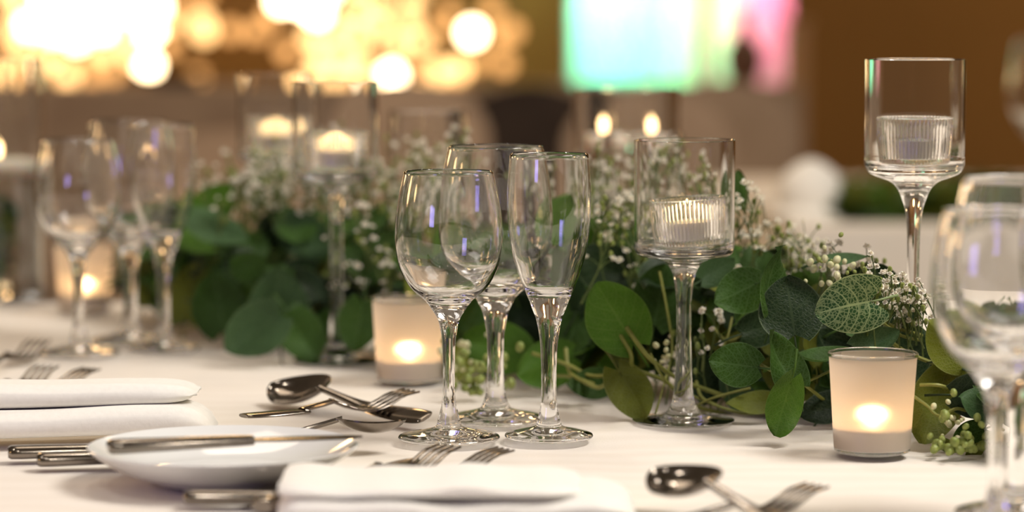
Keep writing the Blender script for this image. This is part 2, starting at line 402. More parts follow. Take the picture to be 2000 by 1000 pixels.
bulb_curtain('wide cluster of warm bulbs above the middle glasses', [(550, 0, H_), (590, 5, H_), (620, 25, H_), (640, -20, H_), (660, 58, B_), (610, 70, B_), (625, 110, B_), (665, 110, B_), (615, 150, B_), (655, 160, B_),
    (580, 180, D_), (700, 180, D_), (820, 170, B_), (930, 120, D_), (690, 145, B_), (1000, 60, D_), (560, 100, D_), (530, 30, D_), (700, 20, B_), (700, 70, B_), (710, 120, B_), (765, 148, H_), (740, 50, B_), (775, 90, B_), (800, 40, B_), (820, 85, B_), (745, 5, B_), (860, 140, B_), (830, 130, D_), (895, 135, B_), (890, 160, D_),
    (922, 64, H_), (860, 60, D_), (880, 25, D_), (810, -10, B_), (975, 75, D_), (985, 125, D_), (960, 20, D_), (700, -30, B_), (580, -40, H_), (720, 160, D_)], 7.9)

# ------------------------------------------------------------------ glassware
def stem_glass(kind):
    """outer and inner profiles measured from the glass; returns (segs, unit scale)"""
    if kind == 'wine':
        s = 2916; out = [(100, 4), (96, 8), (80, 12), (60, 15), (44, 19), (32, 22.5), (25, 27), (22, 38), (18.5, 52), (13.5, 74), (11.6, 106), (12, 154), (13.5, 192), (16, 212), (21, 234), (30, 250), (46, 272), (75, 298), (95, 334), (102, 362), (106, 395), (104.5, 430), (100, 462), (94.5, 492), (87, 524)]
        inn = [(85.5, 525.5), (84, 524), (91.5, 492), (97, 462), (101.5, 430), (103, 395), (99, 362), (91.5, 336), (71, 303), (45, 284), (20, 276), (0, 274)]
    elif kind == 'big':
        s = 2789; out = [(99, 4), (95, 8), (78, 13), (58, 17), (42, 21), (31, 25), (27.5, 30), (22, 44), (17.5, 70), (16, 118), (17, 166), (20, 188), (25, 212), (33, 230), (43, 246), (66, 268), (90, 300), (105, 332), (112, 372), (112, 412), (107, 462), (100, 502), (92, 537)]
        inn = [(90.5, 538.5), (89, 537), (97, 502), (104, 462), (109, 412), (109, 372), (102, 334), (86, 304), (60, 278), (35, 264), (15, 258), (0, 256)]
    else:
        s = 2905; out = [(87, 4), (84, 8), (70, 12), (52, 16), (38, 19), (29, 22), (25, 26), (19, 49), (15.5, 72), (14.8, 119), (16.3, 167), (19, 199), (25, 231), (33, 253), (39, 269), (50, 295), (62, 328), (71, 358), (79, 405), (82, 455), (81, 505), (76.5, 555)]
        inn = [(75, 556.5), (73.7, 555), (78, 505), (79, 455), (76, 405), (67.5, 360), (57, 330), (46, 300), (34, 286), (15, 282), (0, 281)]
    R0 = out[0][0]
    return [[(0, 5), (R0 * .5, 3.5), (R0 * .9, .6)], [(R0 * .9, .6), (R0 - 2, .6), out[0]], out, [out[-1], inn[0], inn[1]], inn[1:]], 1 / s
PROTO = {}
def place_glass(kind, px, py, label, group, k=1.0, loc=None):
    nm = {'wine': 'wine_glass', 'big': 'wine_glass', 'flute': 'champagne_flute', 'goblet': 'wine_glass'}[kind]
    loc = loc if loc is not None else G(px, py)
    if kind not in PROTO:
        segs, sc = stem_glass(kind)
        o = build(nm, *lathe(segs, sc, 80), M['glass']); PROTO[kind] = o
    else:
        o = PROTO[kind].copy(); C.objects.link(o)
    o.location = loc + Vector((0, 0, .0003)); o.scale = (k, k, k); o.rotation_euler.z = random.random() * 6
    return tag(o, label, 'glass', group)
g1, g2, g3 = 'glass trio in the middle', 'glass trio at the left', 'glass trio at the right edge'
place_glass('wine', 877, 858, 'smaller clear wine glass at the front of the middle trio', g1)
place_glass('big', 968, 822, 'larger clear wine glass at the back of the middle trio', g1)
place_glass('flute', 1072, 855, 'clear champagne flute on the right of the middle trio', g1)
place_glass('wine', 155, 692, 'blurred wine glass, leftmost of the left trio', g2)
place_glass('big', 256, 668, 'blurred larger wine glass, middle of the left trio', g2)
place_glass('flute', 321, 682, 'blurred champagne flute, right of the left trio', g2)
place_glass('wine', 1943, 1053, 'close blurred wine glass at the right edge with lowest rim', g3)
place_glass('big', 1986, 1007, 'close blurred wine glass behind another at the right edge', g3)
place_glass('flute', 2085, 1030, 'champagne flute cut off by the right edge', g3)

def holder_segs(H, kind='short'):
    c = H - 213           # z of the cup's lower corner
    out = [(100, 3), (97, 6), (70, 9), (48, 12), (36, 16), (28, 28), (21, 44), (18, 74), (16.3, 104), (14.8, min(164, c - 150)), (14.5, c - 118), (15.5, c - 95), (19, c - 65), (23, c - 47), (29, c - 35), (37, c - 25), (55, c - 18), (80, c - 14), (93, c - 8), (98, c + 4)]
    if kind == 'tall':
        out = out[:9] + [(13, 150), (12, 260), (12.5, c - 140), (16, c - 90), (22, c - 66), (33, c - 40), (48, c - 26), (72, c - 17), (90, c - 8), (98, c + 8)]
    return [[(0, 4), (60, 2), (97, .6)], [(97, .6), (100, 3)], out, [out[-1], (98.3, c + 100), (98.5, H)], [(98.5, H), (96.5, H + 1.2), (94.5, H)],
            [(94.5, H), (94.2, c + 60), (93, c + 12)], [(93, c + 12), (88, c + 6), (70, c + 4), (30, c + 3), (0, c + 3)]]
def flame(parent, loc, s=1.0, light=.035):
    V, Fc = lathe([[(0, 0), (.0022, .0012), (.0033, .0045), (.0026, .009), (.0011, .0135), (0, .016)]], s, 12)
    o = build('flame', V, Fc, M['flame'], parent); o.location = loc
    l = bpy.data.lights.new('candle_glow', 'POINT'); l.energy = light; l.color = (1, .62, .28); l.shadow_soft_size = .004
    lo = bpy.data.objects.new('candle_glow', l); C.objects.link(lo); lo.parent = parent; lo.location = (loc[0], loc[1], loc[2] + .009 * s)
    return o
def tealight(loc, label, r=.019, h=.015, lit=True, light=.035):
    t = thing('tealight', loc, label, 'candle', 'tealights')
    build('cup', *lathe([[(0, 0), (r, 0)], [(r, 0), (r, h)], [(r, h), (r - .0005, h)], [(r - .0005, h), (r - .0008, .001)], [(r - .0008, .001), (0, .001)]], 1, 40), M['foil'], t)
    build('wax', *lathe([[(0, .0015), (r - .001, .0015)], [(r - .001, .0015), (r - .001, h - .003)], [(r - .001, h - .003), (0, h - .0035)]], 1, 32), M['wax'], t)
    build('wick', *tube([(0, 0, h - .004), (.0003, 0, h + .002)], .0006), M['wick'], t)
    if lit: flame(t, (0, 0, h), 1, light)
    return t
def ribbed_cup(loc, label, tilt=0, lit=True, deco='', light=.035):
    t = thing('ribbed_tealight_holder', loc, label, 'candle holder', 'ribbed glass cups')
    n = 60; r = .0268; h = .034
    def rib(rr, z, k, i): return rr - .0010 * abs(math.sin(math.pi * k / 6)) ** 3 * (1 if .003 < z < .0325 else .3) if rr > .0243 and i > 6 and i < 26 else rr
    V, Fc = lathe([[(0, 0), (.020, 0)], [(.020, 0), (.0235, .0006), (.0245, .0025)], [(.0245, .0025), (.0262, .018), (r, h - .0015), (r, h - .001)], [(r, h - .001), (r - .001, h), (r - .0030, h - .001)], [(r - .0030, h - .001), (.0214, .005)], [(.0214, .005), (0, .0045)]], 1, n * 6, rib)
    build('cup', V, Fc, M['ribbed'], t)
    t.rotation_euler = (0, tilt, 0)
    tl = tealight(Vector(loc) + Vector((math.sin(tilt) * .005, 0, .0052)), 'tealight candle inside ' + deco, .0188, .0125, lit, light)
    tl.rotation_euler = (0, tilt, 0)
def holder(px, py, H_px, label, kind='short', s=2800, cup=None, tilt=0, lit=True, deco='', light=.035, dxc=0):
    loc = G(px, py)
    o = build('stemmed_candle_holder', *lathe(holder_segs(H_px, kind), 1 / s, 88), M['glass']); o.location = loc + Vector((0, 0, .0003))
    tag(o, label, 'candle holder', 'stemmed glass candle holders')
    if cup: ribbed_cup(loc + Vector((dxc, 0, (H_px - 213 + 4.2) / s + .0008)), cup, tilt, lit, deco, light)
    return o
holder(1334.6, 824, 552, 'sharp stemmed glass candle holder in the middle of the garland', cup='lit ribbed glass cup inside the central stemmed holder', tilt=-.07, dxc=.004, deco='the ribbed cup of the central stemmed holder', light=.10)
holder(1780, 818, 708, 'tallest stemmed glass candle holder before the brown wall', 'tall', cup='unlit ribbed glass cup inside the tallest stemmed holder', lit=False, deco='the unlit ribbed cup before the brown wall')
holder(658, 706, 642, 'blurred stemmed candle holder with full stem seen, left of centre', cup='lit ribbed glass cup in the blurred holder left of centre', deco='the blurred holder left of centre', light=.10)
holder(541, 627, 642, 'blurred stemmed candle holder partly hidden by the one before it', cup='lit ribbed glass cup in the second blurred holder from left', deco='the second blurred holder from left', light=.10)
holder(838, 640, 552, 'blurred low stemmed candle holder behind the middle wine glass')

def vase(px, py, r, H, label, level, candles=(), greens=False):
    loc = G(px, py)
    o = build('cylinder_vase', *lathe([[(0, .0005), (r - .002, .0005)], [(r - .002, .0005), (r, .003)], [(r, .003), (r, H)], [(r, H), (r - .0015, H + .001), (r - .003, H)], [(r - .003, H), (r - .003, .012)], [(r - .003, .012), (0, .010)]], 1, 72), M['glass'])
    o.location = loc; tag(o, label, 'vase', 'clear cylinder vases')
    if level:
        w = build('water', *lathe([[(0, .0125), (r - .0034, .0125)], [(r - .0034, .0125), (r - .0034, level)], [(r - .0034, level), (0, level)]], 1, 64), M['water'])
        w.parent = o
    for (cx, cy2, rr, lb) in candles:
        t = thing('floating_candle', loc + Vector((cx, cy2, level - .004)), lb, 'candle', 'floating candles')
        build('wax', *lathe([[(0, 0), (rr * .7, 0), (rr * .96, .006), (rr, .013), (rr * .9, .0165), (rr * .5, .015), (0, .0145)]], 1, 36), M['wax'], t)
        build('wick', *tube([(0, 0, .014), (0, 0, .019)], .0007), M['wick'], t)
        flame(t, (0, 0, .018), 1.15, .08)
    return o
vase(1222, 598, .0515, .2125, 'wide cylinder vase of water with floating candles behind the garland', .155,
     [(.024, -.012, .025, 'floating candle with flame on the right in the central vase'), (-.022, .012, .018, 'small floating candle on the left in the central vase')])
vase(-8, 583, .051, .240, 'cylinder vase with greenery cut off by the left edge', .128,
     [(.004, 0, .042, 'broad floating candle in the vase at the left edge')])
vase(1254, 640, .0365, .176, 'small narrow cylinder vase between the garland and wide vase', 0)

def votive(px, py, label, tl):
    loc = G(px, py)
    t = thing('votive_holder', loc, label, 'candle holder', 'frosted glass votives')
    r0, r1, H = .0245, .0288, .066
    build('frosted_cup', *lathe([[(r0 + .0003, .0035), (r1 - .0003, H - .003)], [(r1 - .0003, H - .003), (r1, H - .0022)]], 1, 64), M['frost'], t)
    # clear rim and thick clear base
    build('rim', *lathe([[(r1 - .0012, H - .0025), (r1 + .0004, H - .0025), (r1 + .0006, H - .001), (r1, H), (r1 - .001, H - .0004), (r1 - .0012, H - .0025)]], 1, 64), M['glass'], t)
    build('base', *lathe([[(0, .0005), (r0 - .002, .0005)], [(r0 - .002, .0005), (r0, .0016), (r0 + .0002, .0034)], [(r0 + .0002, .0034), (0, .0034)]], 1, 64), M['glass'], t)
    tealight(loc + Vector((0, 0, .0036)), tl, .0228, .0142, True, .12)
votive(1703, 884, 'frosted glass votive in front of the garland at right', 'lit tealight inside the right frosted votive')
votive(799, 745, 'frosted glass votive behind the middle wine glass', 'lit tealight inside the middle frosted votive')
votive(165, 607, 'far blurred frosted votive behind the left trio of glasses', 'lit tealight inside the far left frosted votive')

# ------------------------------------------------------------------ plate
pl = thing('side_plate', G(437, 937), 'white side plate with a knife across it', 'plate')
build('dish', *lathe([[(0, .003), (.040, .003)], [(.040, .003), (.044, .0004), (.047, .002)], [(.047, .002), (.062, .007), (.075, .0145), (.0822, .0203)], [(.0822, .0203), (.083, .0216), (.0818, .0220)],
    [(.0818, .0220), (.074, .0172), (.061, .0105), (.048, .0062), (.030, .0052), (0, .005)]], 1, 96), M['porcelain'], pl)

# ------------------------------------------------------------------ cutlery
def strip(xs, ws, zs, ts, seg=10, yc=None):
    V, Fc = [], []
    for i, (x, w, z, t) in enumerate(zip(xs, ws, zs, ts)):
        for k in range(seg):
            a = 2 * math.pi * k / seg
            V.append((x, (yc[i] if yc else 0) + w * math.copysign(abs(math.cos(a)) ** .7, math.cos(a)), z + t * math.sin(a)))
    n = len(xs)
    for i in range(n - 1):
        for k in range(seg):
            k2 = (k + 1) % seg; Fc.append((i * seg + k, (i + 1) * seg + k, (i + 1) * seg + k2, i * seg + k2))
    Fc.append(tuple(range(seg))); Fc.append(tuple((n - 1) * seg + k for k in range(seg))[::-1]); return V, Fc
def handle(Lh, w=1.0, neck_z=.006):
    pts = [(0, .0055, .003, .0012), (.004, .0085, .003, .0015), (.02, .0095, .003, .0017), (.05, .0075, .0032, .0018), (Lh * .65, .0045, .0032 + (neck_z - .003) * .22, .0018), (Lh * .88, .0030, .003 + (neck_z - .003) * .72, .0019), (Lh, .0029, neck_z, .0018)]
    pts = spline(pts, 4); return strip([p[0] for p in pts], [p[1] * w for p in pts], [p[2] for p in pts], [p[3] for p in pts])
def spoon(name, Ltot, Lb, wb, depth, label, group=None):
    t = thing(name, (0, 0, 0), label, 'spoon', group); Lh = Ltot - Lb + .004
    build('handle', *handle(Lh, 1, .0008 + depth + .006), M['steel'], t)
    V, Fc = [], []; nu, nv = 14, 18
    for sgn in (0, 1):
        for j in range(nv + 1):
            v = j / nv; hw = wb * (math.sin(math.pi * v ** .86) ** .62 if 0 < v < 1 else 0)
            hw = max(hw, .0028 if j == 0 else .0006)
            for i in range(nu + 1):
                u = -1 + 2 * i / nu; lift = .006 * (1 - v) ** 2 + .003 * v ** 3
                dd = depth * (1 - u * u) * (math.sin(math.pi * v) ** .6 if 0 < v < 1 else 0)
                V.append((Ltot - Lb + Lb * v, u * hw, .0015 + depth + lift - dd - (.0011 if sgn else 0)))
    k = (nu + 1) * (nv + 1)
    for j in range(nv):
        for i in range(nu):
            a = j * (nu + 1) + i; Fc.append((a, a + nu + 1, a + nu + 2, a + 1)); Fc.append((k + a, k + a + 1, k + a + nu + 2, k + a + nu + 1))
        for a in (j * (nu + 1), j * (nu + 1) + nu): Fc.append((a, a + nu + 1, k + a + nu + 1, k + a))
    for i in range(nu): Fc.append((i, i + 1, k + i + 1, k + i)); a = nv * (nu + 1) + i; Fc.append((a, k + a, k + a + 1, a + 1))
    build('bowl', V, Fc, M['steel'], t)
    return t
def fork(Ltot, label, group=None):
    t = thing('fork', (0, 0, 0), label, 'fork', group); Lh = Ltot - .068
    build('handle', *handle(Lh, 1, .009), M['steel'], t)
    def zc(x):
        q = (x - Lh) / .068; return .009 - .0075 * math.sin(min(1, q * 1.25) * math.pi) * .95 + .009 * max(0, q - .45) ** 1.5
    xs = [Lh - .002 + .024 * i / 8 for i in range(9)]
    ws = [.003 + .0088 * sstep(0, 1, i / 7) for i in range(9)]
    build('head', *strip(xs, ws, [zc(x) for x in xs], [.0014] * 9, 12), M['steel'], t)
    for k in range(4):
        y0 = (-1.5 + k) * .0062
        xs = [Lh + .019 + .049 * i / 9 for i in range(10)]
        build('tine', *strip(xs, [.0021 - .0011 * (i / 9) ** 2 for i in range(10)], [zc(x) for x in xs], [.0012 - .0004 * i / 9 for i in range(10)], 8, [y0 * (1 - .05 * i / 9) for i in range(10)]), M['steel'], t)
    return t
def knife(Ltot, label, group=None):
    t = thing('knife', (0, 0, 0), label, 'knife', group); Lh = Ltot * .56
    xs = [0, .002, .008, Lh * .5, Lh * .9, Lh]; build('handle', *strip(xs, [.0062, .0088, .0092, .0078, .0064, .0060], [.0048] * 6, [.0034, .0044, .0045, .0040, .0034, .0030], 12), M['steel'], t)
    xs = [Lh - .001 + (Ltot - Lh) * i / 12 for i in range(13)]
    build('blade', *strip(xs, [.0062 + .0030 * math.sin(math.pi * min(1, i / 12 * 1.0)) if i < 11 else (.006 if i == 11 else .0015) for i in range(13)], [.0048 - .001 * i / 12 for i in range(13)], [.0011 - .0004 * i / 12 for i in range(13)], 8), M['steel'], t)
    return t
def lay(t, a, b, Ltot, za=0., zb=None, roll=0):
    """a = handle end (ground point), b = direction point; lies at height za, rising to zb at the tip"""
    a = Vector(a); b = Vector(b); ang = math.atan2(b.y - a.y, b.x - a.x)
    t.location = (a.x, a.y, TOP + za + .0004)
    t.rotation_mode = 'XYZ'; pitch = -math.atan2((zb if zb is not None else za) - za, Ltot)
    t.rotation_euler = (roll, pitch, ang)
def from_tip(tip, back, Ltot):
    d = (Vector(tip) - Vector(back)); d.z = 0; d.normalize(); return Vector(tip) - d * Ltot
s1 = spoon('dessert_spoon', .178, .066, .0220, .0075, 'dessert spoon crossed with fork, left of the middle glasses', 'crossed dessert cutlery')
e = G(835, 836); tip = Vector((dx(582, 2.06), 2.06, TOP)); lay(s1, e, tip, .178, .004, .003, -.42)
f1 = fork(.142, 'fork with raised tines crossed over the dessert spoon', 'crossed dessert cutlery')
tip = Vector((dx(802, 2.0), 2.0, TOP)); e = tip - Vector((.75, .60, 0)).normalized() * .142; lay(f1, e, tip, .142, .010, .006)
s2 = spoon('teaspoon', .140, .046, .0150, .0065, 'small teaspoon pointing at the front wine glass foot')
tip = G(796, 824, .018); tip.z = TOP; lay(s2, from_tip(tip, G(430, 878), .140), tip, .14, .001, .009, -.15)
def fork_at(tx, ty, bx, by, label, group, Lf=.19):
    tp = G(tx, ty, .008); f = fork(Lf, label, group); lay(f, from_tip(tp, G(bx, by), Lf), tp, Lf)
fork_at(878, 886, 800, 926, 'fork tines showing above the front napkin, left one', 'forks under the front napkin')
fork_at(988, 892, 905, 926, 'blurred fork tines above the front napkin, right one', 'forks under the front napkin')
fork_at(94, 727, 30, 765, 'left fork emerging from behind the cream napkins', 'forks behind the cream napkins')
fork_at(180, 732, 112, 762, 'right fork emerging from behind the cream napkins', 'forks behind the cream napkins')
fork_at(78, 676, -10, 722, 'blurred fork at the left edge before the glass trio', 'forks behind the cream napkins')
fork_at(1596, 964, 1500, 1006, 'blurred fork tines at the bottom right', None)
s3 = spoon('dessert_spoon', .178, .060, .0205, .0078, 'blurred spoon at the bottom right before the garland')
tip = G(1284, 932, .017); tip.z = TOP; e = tip + (G(1640, 1085) - tip).normalized() * .178; e.z = TOP; lay(s3, e, tip, .178, .003, .011, -.3)
k1 = knife(.205, 'upper of two knives reaching behind the side plate', 'knives beside the side plate'); lay(k1, G(16, 899), G(16, 899) + Vector((.2, .036, 0)), .205)
k2 = knife(.190, 'lower of two knives with its butt nearer the plate', 'knives beside the side plate'); lay(k2, G(72, 914), G(72, 914) + Vector((.2, .046, 0)), .19)
k3 = knife(.158, 'butter knife resting across the white side plate'); a = G(211, 891, .021); lay(k3, a, G(700, 868, .021), .158, .0215)
k4 = knife(.20, 'knife handle at the bottom edge left of the front napkin'); lay(k4, G(362, 987), G(362, 987) + Vector((.2, -.012, 0)), .20)
k5 = knife(.20, 'knife blade tip between the plate and the fork tines'); tp = G(816, 908); lay(k5, from_tip(tp, G(640, 965), .2), tp, .2)

# ------------------------------------------------------------------ napkins
def napkin(label, group, x0, x1, yc, depth, layers, base=.004, slope=0, ends=(0, 0)):
    t = thing('folded_napkin', (x1, yc, TOP), label, 'napkin', group)
    for q, (z0, th, dxe, dy, dd) in enumerate(layers):
        V, Fc = [], []; n = 90; seg = 28
        for i in range(n + 1):
            f = i / n; ln = (x1 - x0) + dxe; x = (x0 - x1) + ln * f
            w_ = .030 / ln; g_ = max(0, 1 - (1 - f) / w_); e = math.sqrt(max(0, 1 - g_ ** 2.6)); g0 = max(0, 1 - f / (.012 / ln)); e *= math.sqrt(max(0, 1 - .5 * g0 ** 2))
            e = max(e, .08); wob = .0012 * math.sin(f * 9 + q * 2) + .0006 * math.sin(f * 23)
            for k in range(seg):
                a = 2 * math.pi * k / seg; c, s = math.cos(a), math.sin(a)
                hy = dd / 2 * math.copysign(abs(c) ** .6, c) * (.55 + .45 * e); hz = th / 2 * math.copysign(abs(s) ** .75, s) * e
                V.append((x, dy + hy + slope * (x) + (1 - e) * .004, base + z0 + th / 2 * (e if z0 == 0 else 1) + hz + (wob if s > 0 else 0) + .0008 * math.sin(8 * c + f * 6) * (s > .2)))
        for i in range(n):
            for k in range(seg):
                k2 = (k + 1) % seg; Fc.append((i * seg + k, i * seg + k2, (i + 1) * seg + k2, (i + 1) * seg + k))
        Fc.append(tuple(range(seg))[::-1]); Fc.append(tuple(n * seg + k for k in range(seg)))
        build('fold', V, Fc, M['napkin'], t)
    return t
a = G(412, 862)
napkin('cream folded napkin with two rolled layers at the left', 'folded napkins', -.62, a.x, a.y + .028, .07, [(0, .0185, 0, 0, .058), (.018, .0155, -.012, .012, .05)], slope=.22)
a = P(1235, 960, 1.63)
n2 = napkin('blurred white folded napkin lying in the front foreground', 'folded napkins', dx(548, 1.60), a.x, 1.60, .09, [(0, .0125, 0, 0, .10), (.0122, .0075, -.03, .002, .092)])

# ------------------------------------------------------------------ leaves
def leaf_mesh(name, m, Lf, Wf, bend, fold, curl, notch=.12, seed=0, nu=8, nv=12, petiole=True):
    V, Fc, U = [], [], []; rr = random.Random(seed)
    p1, p2 = rr.random() * 6, rr.random() * 6
    for j in range(nv + 1):
        v = j / nv; w = math.sin(math.pi * min(1, (v * .96 + .04)) ** .82) ** .62 if v < 1 else .02
        w = max(w, .05)
        if notch > .3 and v < 1: w = max(.05, math.sin(math.pi * (.80 * v + .20) ** .95) ** .6)
        for i in range(nu + 1):
            u = -1 + 2 * i / nu; x = u * w * Wf / 2
            y = v * Lf - notch * Lf * (1 - v) ** 3 * abs(u) * 1.2
            if notch > .3: y = v * Lf - .30 * Lf * (1 - v) ** 1.6 * math.sin(abs(u) * 2.0)
            z = bend * Lf * (v - .35) ** 2 + fold * abs(x) + curl * Lf * .25 * math.sin(2.6 * v + p1) * u * abs(u) + .03 * Lf * math.sin(u * 2.4 + v * 5 + p2)
            V.append((x, y, z)); U.append(((u + 1) / 2, v))
    for j in range(nv):
        for i in range(nu):
            a = j * (nu + 1) + i; Fc.append((a, a + 1, a + nu + 2, a + nu + 1))
    if petiole:
        z0 = V[nu // 2][2]
        tv, tf = tube([(0, .004 * Lf / .04, z0 - .0005), (0, -.008, z0 - .002), (.001, -.02, z0 - .007)], [.0006, .0008, .0010], 5)
        o = len(V); V += [tuple(q) for q in tv]; Fc += [tuple(i + o for i in q) for q in tf]; U += [(.5, .02)] * len(tv)
    me = bpy.data.meshes.new(name); me.from_pydata([tuple(q) for q in V], [], Fc)
    ul = me.uv_layers.new(name='UVMap')
    for lp in me.loops: ul.data[lp.index].uv = U[lp.vertex_index]
    me.polygons.foreach_set('use_smooth', [True] * len(me.polygons)); me.materials.append(m); me.update(); return me
def orient(center, Lf, theta, yaw, pitch, scale=1.0):
    yaw, pitch, theta = R(yaw), R(pitch), R(theta)
    n = Vector((math.sin(yaw) * math.cos(pitch), -math.cos(yaw) * math.cos(pitch), math.sin(pitch)))
    t = Vector((math.cos(theta), 0, math.sin(theta))); t = t - n * t.dot(n)
    if t.length < 1e-3: t = Vector((0, 0, 1)) - n * n.z
    t.normalize(); x = t.cross(n)
    m3 = Matrix((x, t, n)).transposed().to_4x4()
    return Matrix.Translation(Vector(center) - t * Lf * scale / 2) @ m3 @ Matrix.Scale(scale, 4)
def zb(px): return P(px, 0, 2)
garland = thing('eucalyptus_garland', G(1300, 770), 'long eucalyptus and white blossom garland running along the table', 'garland')
GO = Vector(garland.location)
def gl(o, mw):   # set local matrix relative to the garland's empty
    o.parent = garland; o.matrix_basis = Matrix.Translation(-GO) @ mw
hand = [ # cx, cy, depth, Lpx, W/L, theta, yaw, pitch, tone, bend, fold, curl
 (1200, 612, 2.00, 140, .92, 122, 8, 12, 'bright', .25, -.12, .2),
 (1645, 600, 1.88, 108, 1.05, 192, -5, 12, 'vein', -.35, .10, .5),
 (1543, 598, 1.93, 118, 1.12, 95, 5, 22, 'dark', .25, .10, .2),
 (1502, 548, 1.94, 135, .62, 62, 58, 10, 'mid', .5, .3, .5),
 (1440, 572, 1.98, 96, .95, 205, -10, 10, 'mid', .4, -.2, .5),
 (1402, 528, 2.03, 78, .72, 35, 10, 25, 'blue', .3, .15, .4),
 (1433, 712, 1.93, 95, .95, 172, -12, 12, 'mid', .4, .2, .4),
 (1518, 700, 1.915, 120, .70, 118, 30, 14, 'mid', .5, .45, .6),
 (1528, 795, 1.885, 118, .72, 250, 14, 2, 'bright', .4, .25, .6),
 (1598, 702, 1.94, 110, .60, 200, 8, 55, 'mid', .4, .3, .5),
 (1712, 672, 1.90, 95, .55, 28, 0, 48, 'blue', .5, .35, .6),
 (1850, 668, 1.87, 120, .85, 140, 15, 10, 'olive', .3, -.2, .3),
 (1822, 798, 1.87, 150, .72, 246, 10, 8, 'olive', .3, .15, .3),
 (1912, 790, 1.85, 90, .80, 165, 10, 18, 'blue', .3, .2, .4),
 (1240, 775, 1.99, 125, .66, 305, -20, 18, 'olive', .6, .3, .5),
 (962, 678, 2.16, 125, .85, 170, 0, 12, 'bright', .3, .2, .3),
 (1062, 715, 2.12, 115, .85, 200, 5, 8, 'bright', .3, -.2, .4),
 (1290, 575, 2.08, 120, .9, 80, -12, 10, 'mid', .3, .2, .3),
 (1150, 752, 2.07, 90, .7, 185, 0, 30, 'mid', .3, .2, .3),
 (1440, 368, 2.12, 75, .62, 95, 20, 0, 'mid', .3, .2, .3),
 (1100, 428, 2.18, 110, .85, 60, 10, 10, 'bright', .3, .2, .3),
 (1168, 520, 2.12, 110, .9, 160, 10, 15, 'dark', .3, .2, .3),
 (1660, 508, 1.97, 78, .6, 5, 0, 62, 'blue', .3, .2, .3),
 (1692, 548, 1.99, 70, .9, 100, 10, 10, 'dark', .3, .2, .3),
 (1606, 800, 1.96, 100, .7, 200, 0, 25, 'dark', .3, .2, .3),
 (1460, 790, 1.98, 90, .6, 190, 0, 40, 'olive', .3, .2, .3),
 (1375, 735, 2.04, 90, .8, 100, 10, 10, 'dark', .3, .2, .3),
 (545, 598, 2.34, 150, .85, 92, 5, 12, 'blue', .3, .2, .3),
 (495, 652, 2.30, 125, .85, 215, -10, 18, 'blue', .3, .2, .3),
 (590, 660, 2.32, 110, .8, 300, 15, 10, 'mid', .3, .2, .3),
 (428, 590, 2.42, 120, .9, 100, -5, 12, 'mid', .3, .2, .3),
 (430, 452, 2.46, 125, .6, 330, 5, 30, 'blue', .3, .2, .3),
 (370, 570, 2.5, 110, .8, 80, 10, 12, 'olive', .3, .2, .3),
 (640, 650, 2.36, 100, .85, 85, 10, 5, 'mid', .3, .2, .3),
 (600, 470, 2.48, 110, .8, 320, 10, 25, 'blue', .3, .2, .3),
 (420, 400, 2.55, 110, .7, 40, 10, 20, 'bright', .3, .2, .3),
 (700, 640, 2.3, 100, .85, 260, 0, 10, 'mid', .3, .2, .3),
 (1490, 640, 1.99, 90, .8, 20, 10, 20, 'dark', .3, .2, .3),
 (1355, 640, 2.09, 80, .8, 120, 10, 20, 'mid', .3, .2, .3),
 (905, 700, 2.2, 80, .8, 60, 10, 20, 'olive', .3, .2, .3),
 (1120, 640, 2.14, 120, .85, 260, -10, 10, 'mid', .3, .2, .3),
 (1030, 620, 2.22, 120, .85, 130, 10, 10, 'dark', .3, .2, .3),
 (1722, 560, 1.985, 95, .9, 110, 10, 10, 'dark', .3, .2, .3), (1762, 612, 1.98, 95, .9, 60, -10, 10, 'dark', .3, .2, .3), (1700, 622, 1.965, 90, .8, 20, 0, 15, 'mid', .3, .2, .3),
 (1782, 680, 1.96, 100, .8, 80, 0, 10, 'dark', .3, .2, .3), (1735, 715, 1.97, 100, .9, 150, 0, 15, 'dark', .3, .2, .3), (1795, 750, 1.96, 110, .8, 200, 0, 5, 'dark', .3, .2, .3),
 (1890, 850, 1.875, 75, .7, 200, 10, 10, 'mid', .3, .2, .3), (1855, 875, 1.86, 50, .6, 330, 10, 20, 'olive', .3, .2, .3), (1900, 885, 1.85, 45, .6, 220, 10, 20, 'olive', .3, .2, .3),
 (1640, 660, 1.97, 90, .9, 160, 0, 15, 'dark', .3, .2, .3), (1660, 560, 1.99, 80, .9, 80, 0, 10, 'dark', .3, .2, .3),
 (930, 600, 2.24, 110, .85, 60, 10, 15, 'mid', .3, .2, .3),
]
for i, (cx, cyy, d, Lp, wl, th, yw, pt, tone, bend, fold, curl) in enumerate(hand):
    Lf = Lp / F * d
    me = leaf_mesh('leaf', LM[tone], Lf, Lf * wl, bend, fold, curl, .12 if tone != 'vein' else .35, i, 14, 18)
    o = bpy.data.objects.new('leaf', me); C.objects.link(o); gl(o, orient(P(cx, cyy, d), Lf, th, yw, pt))

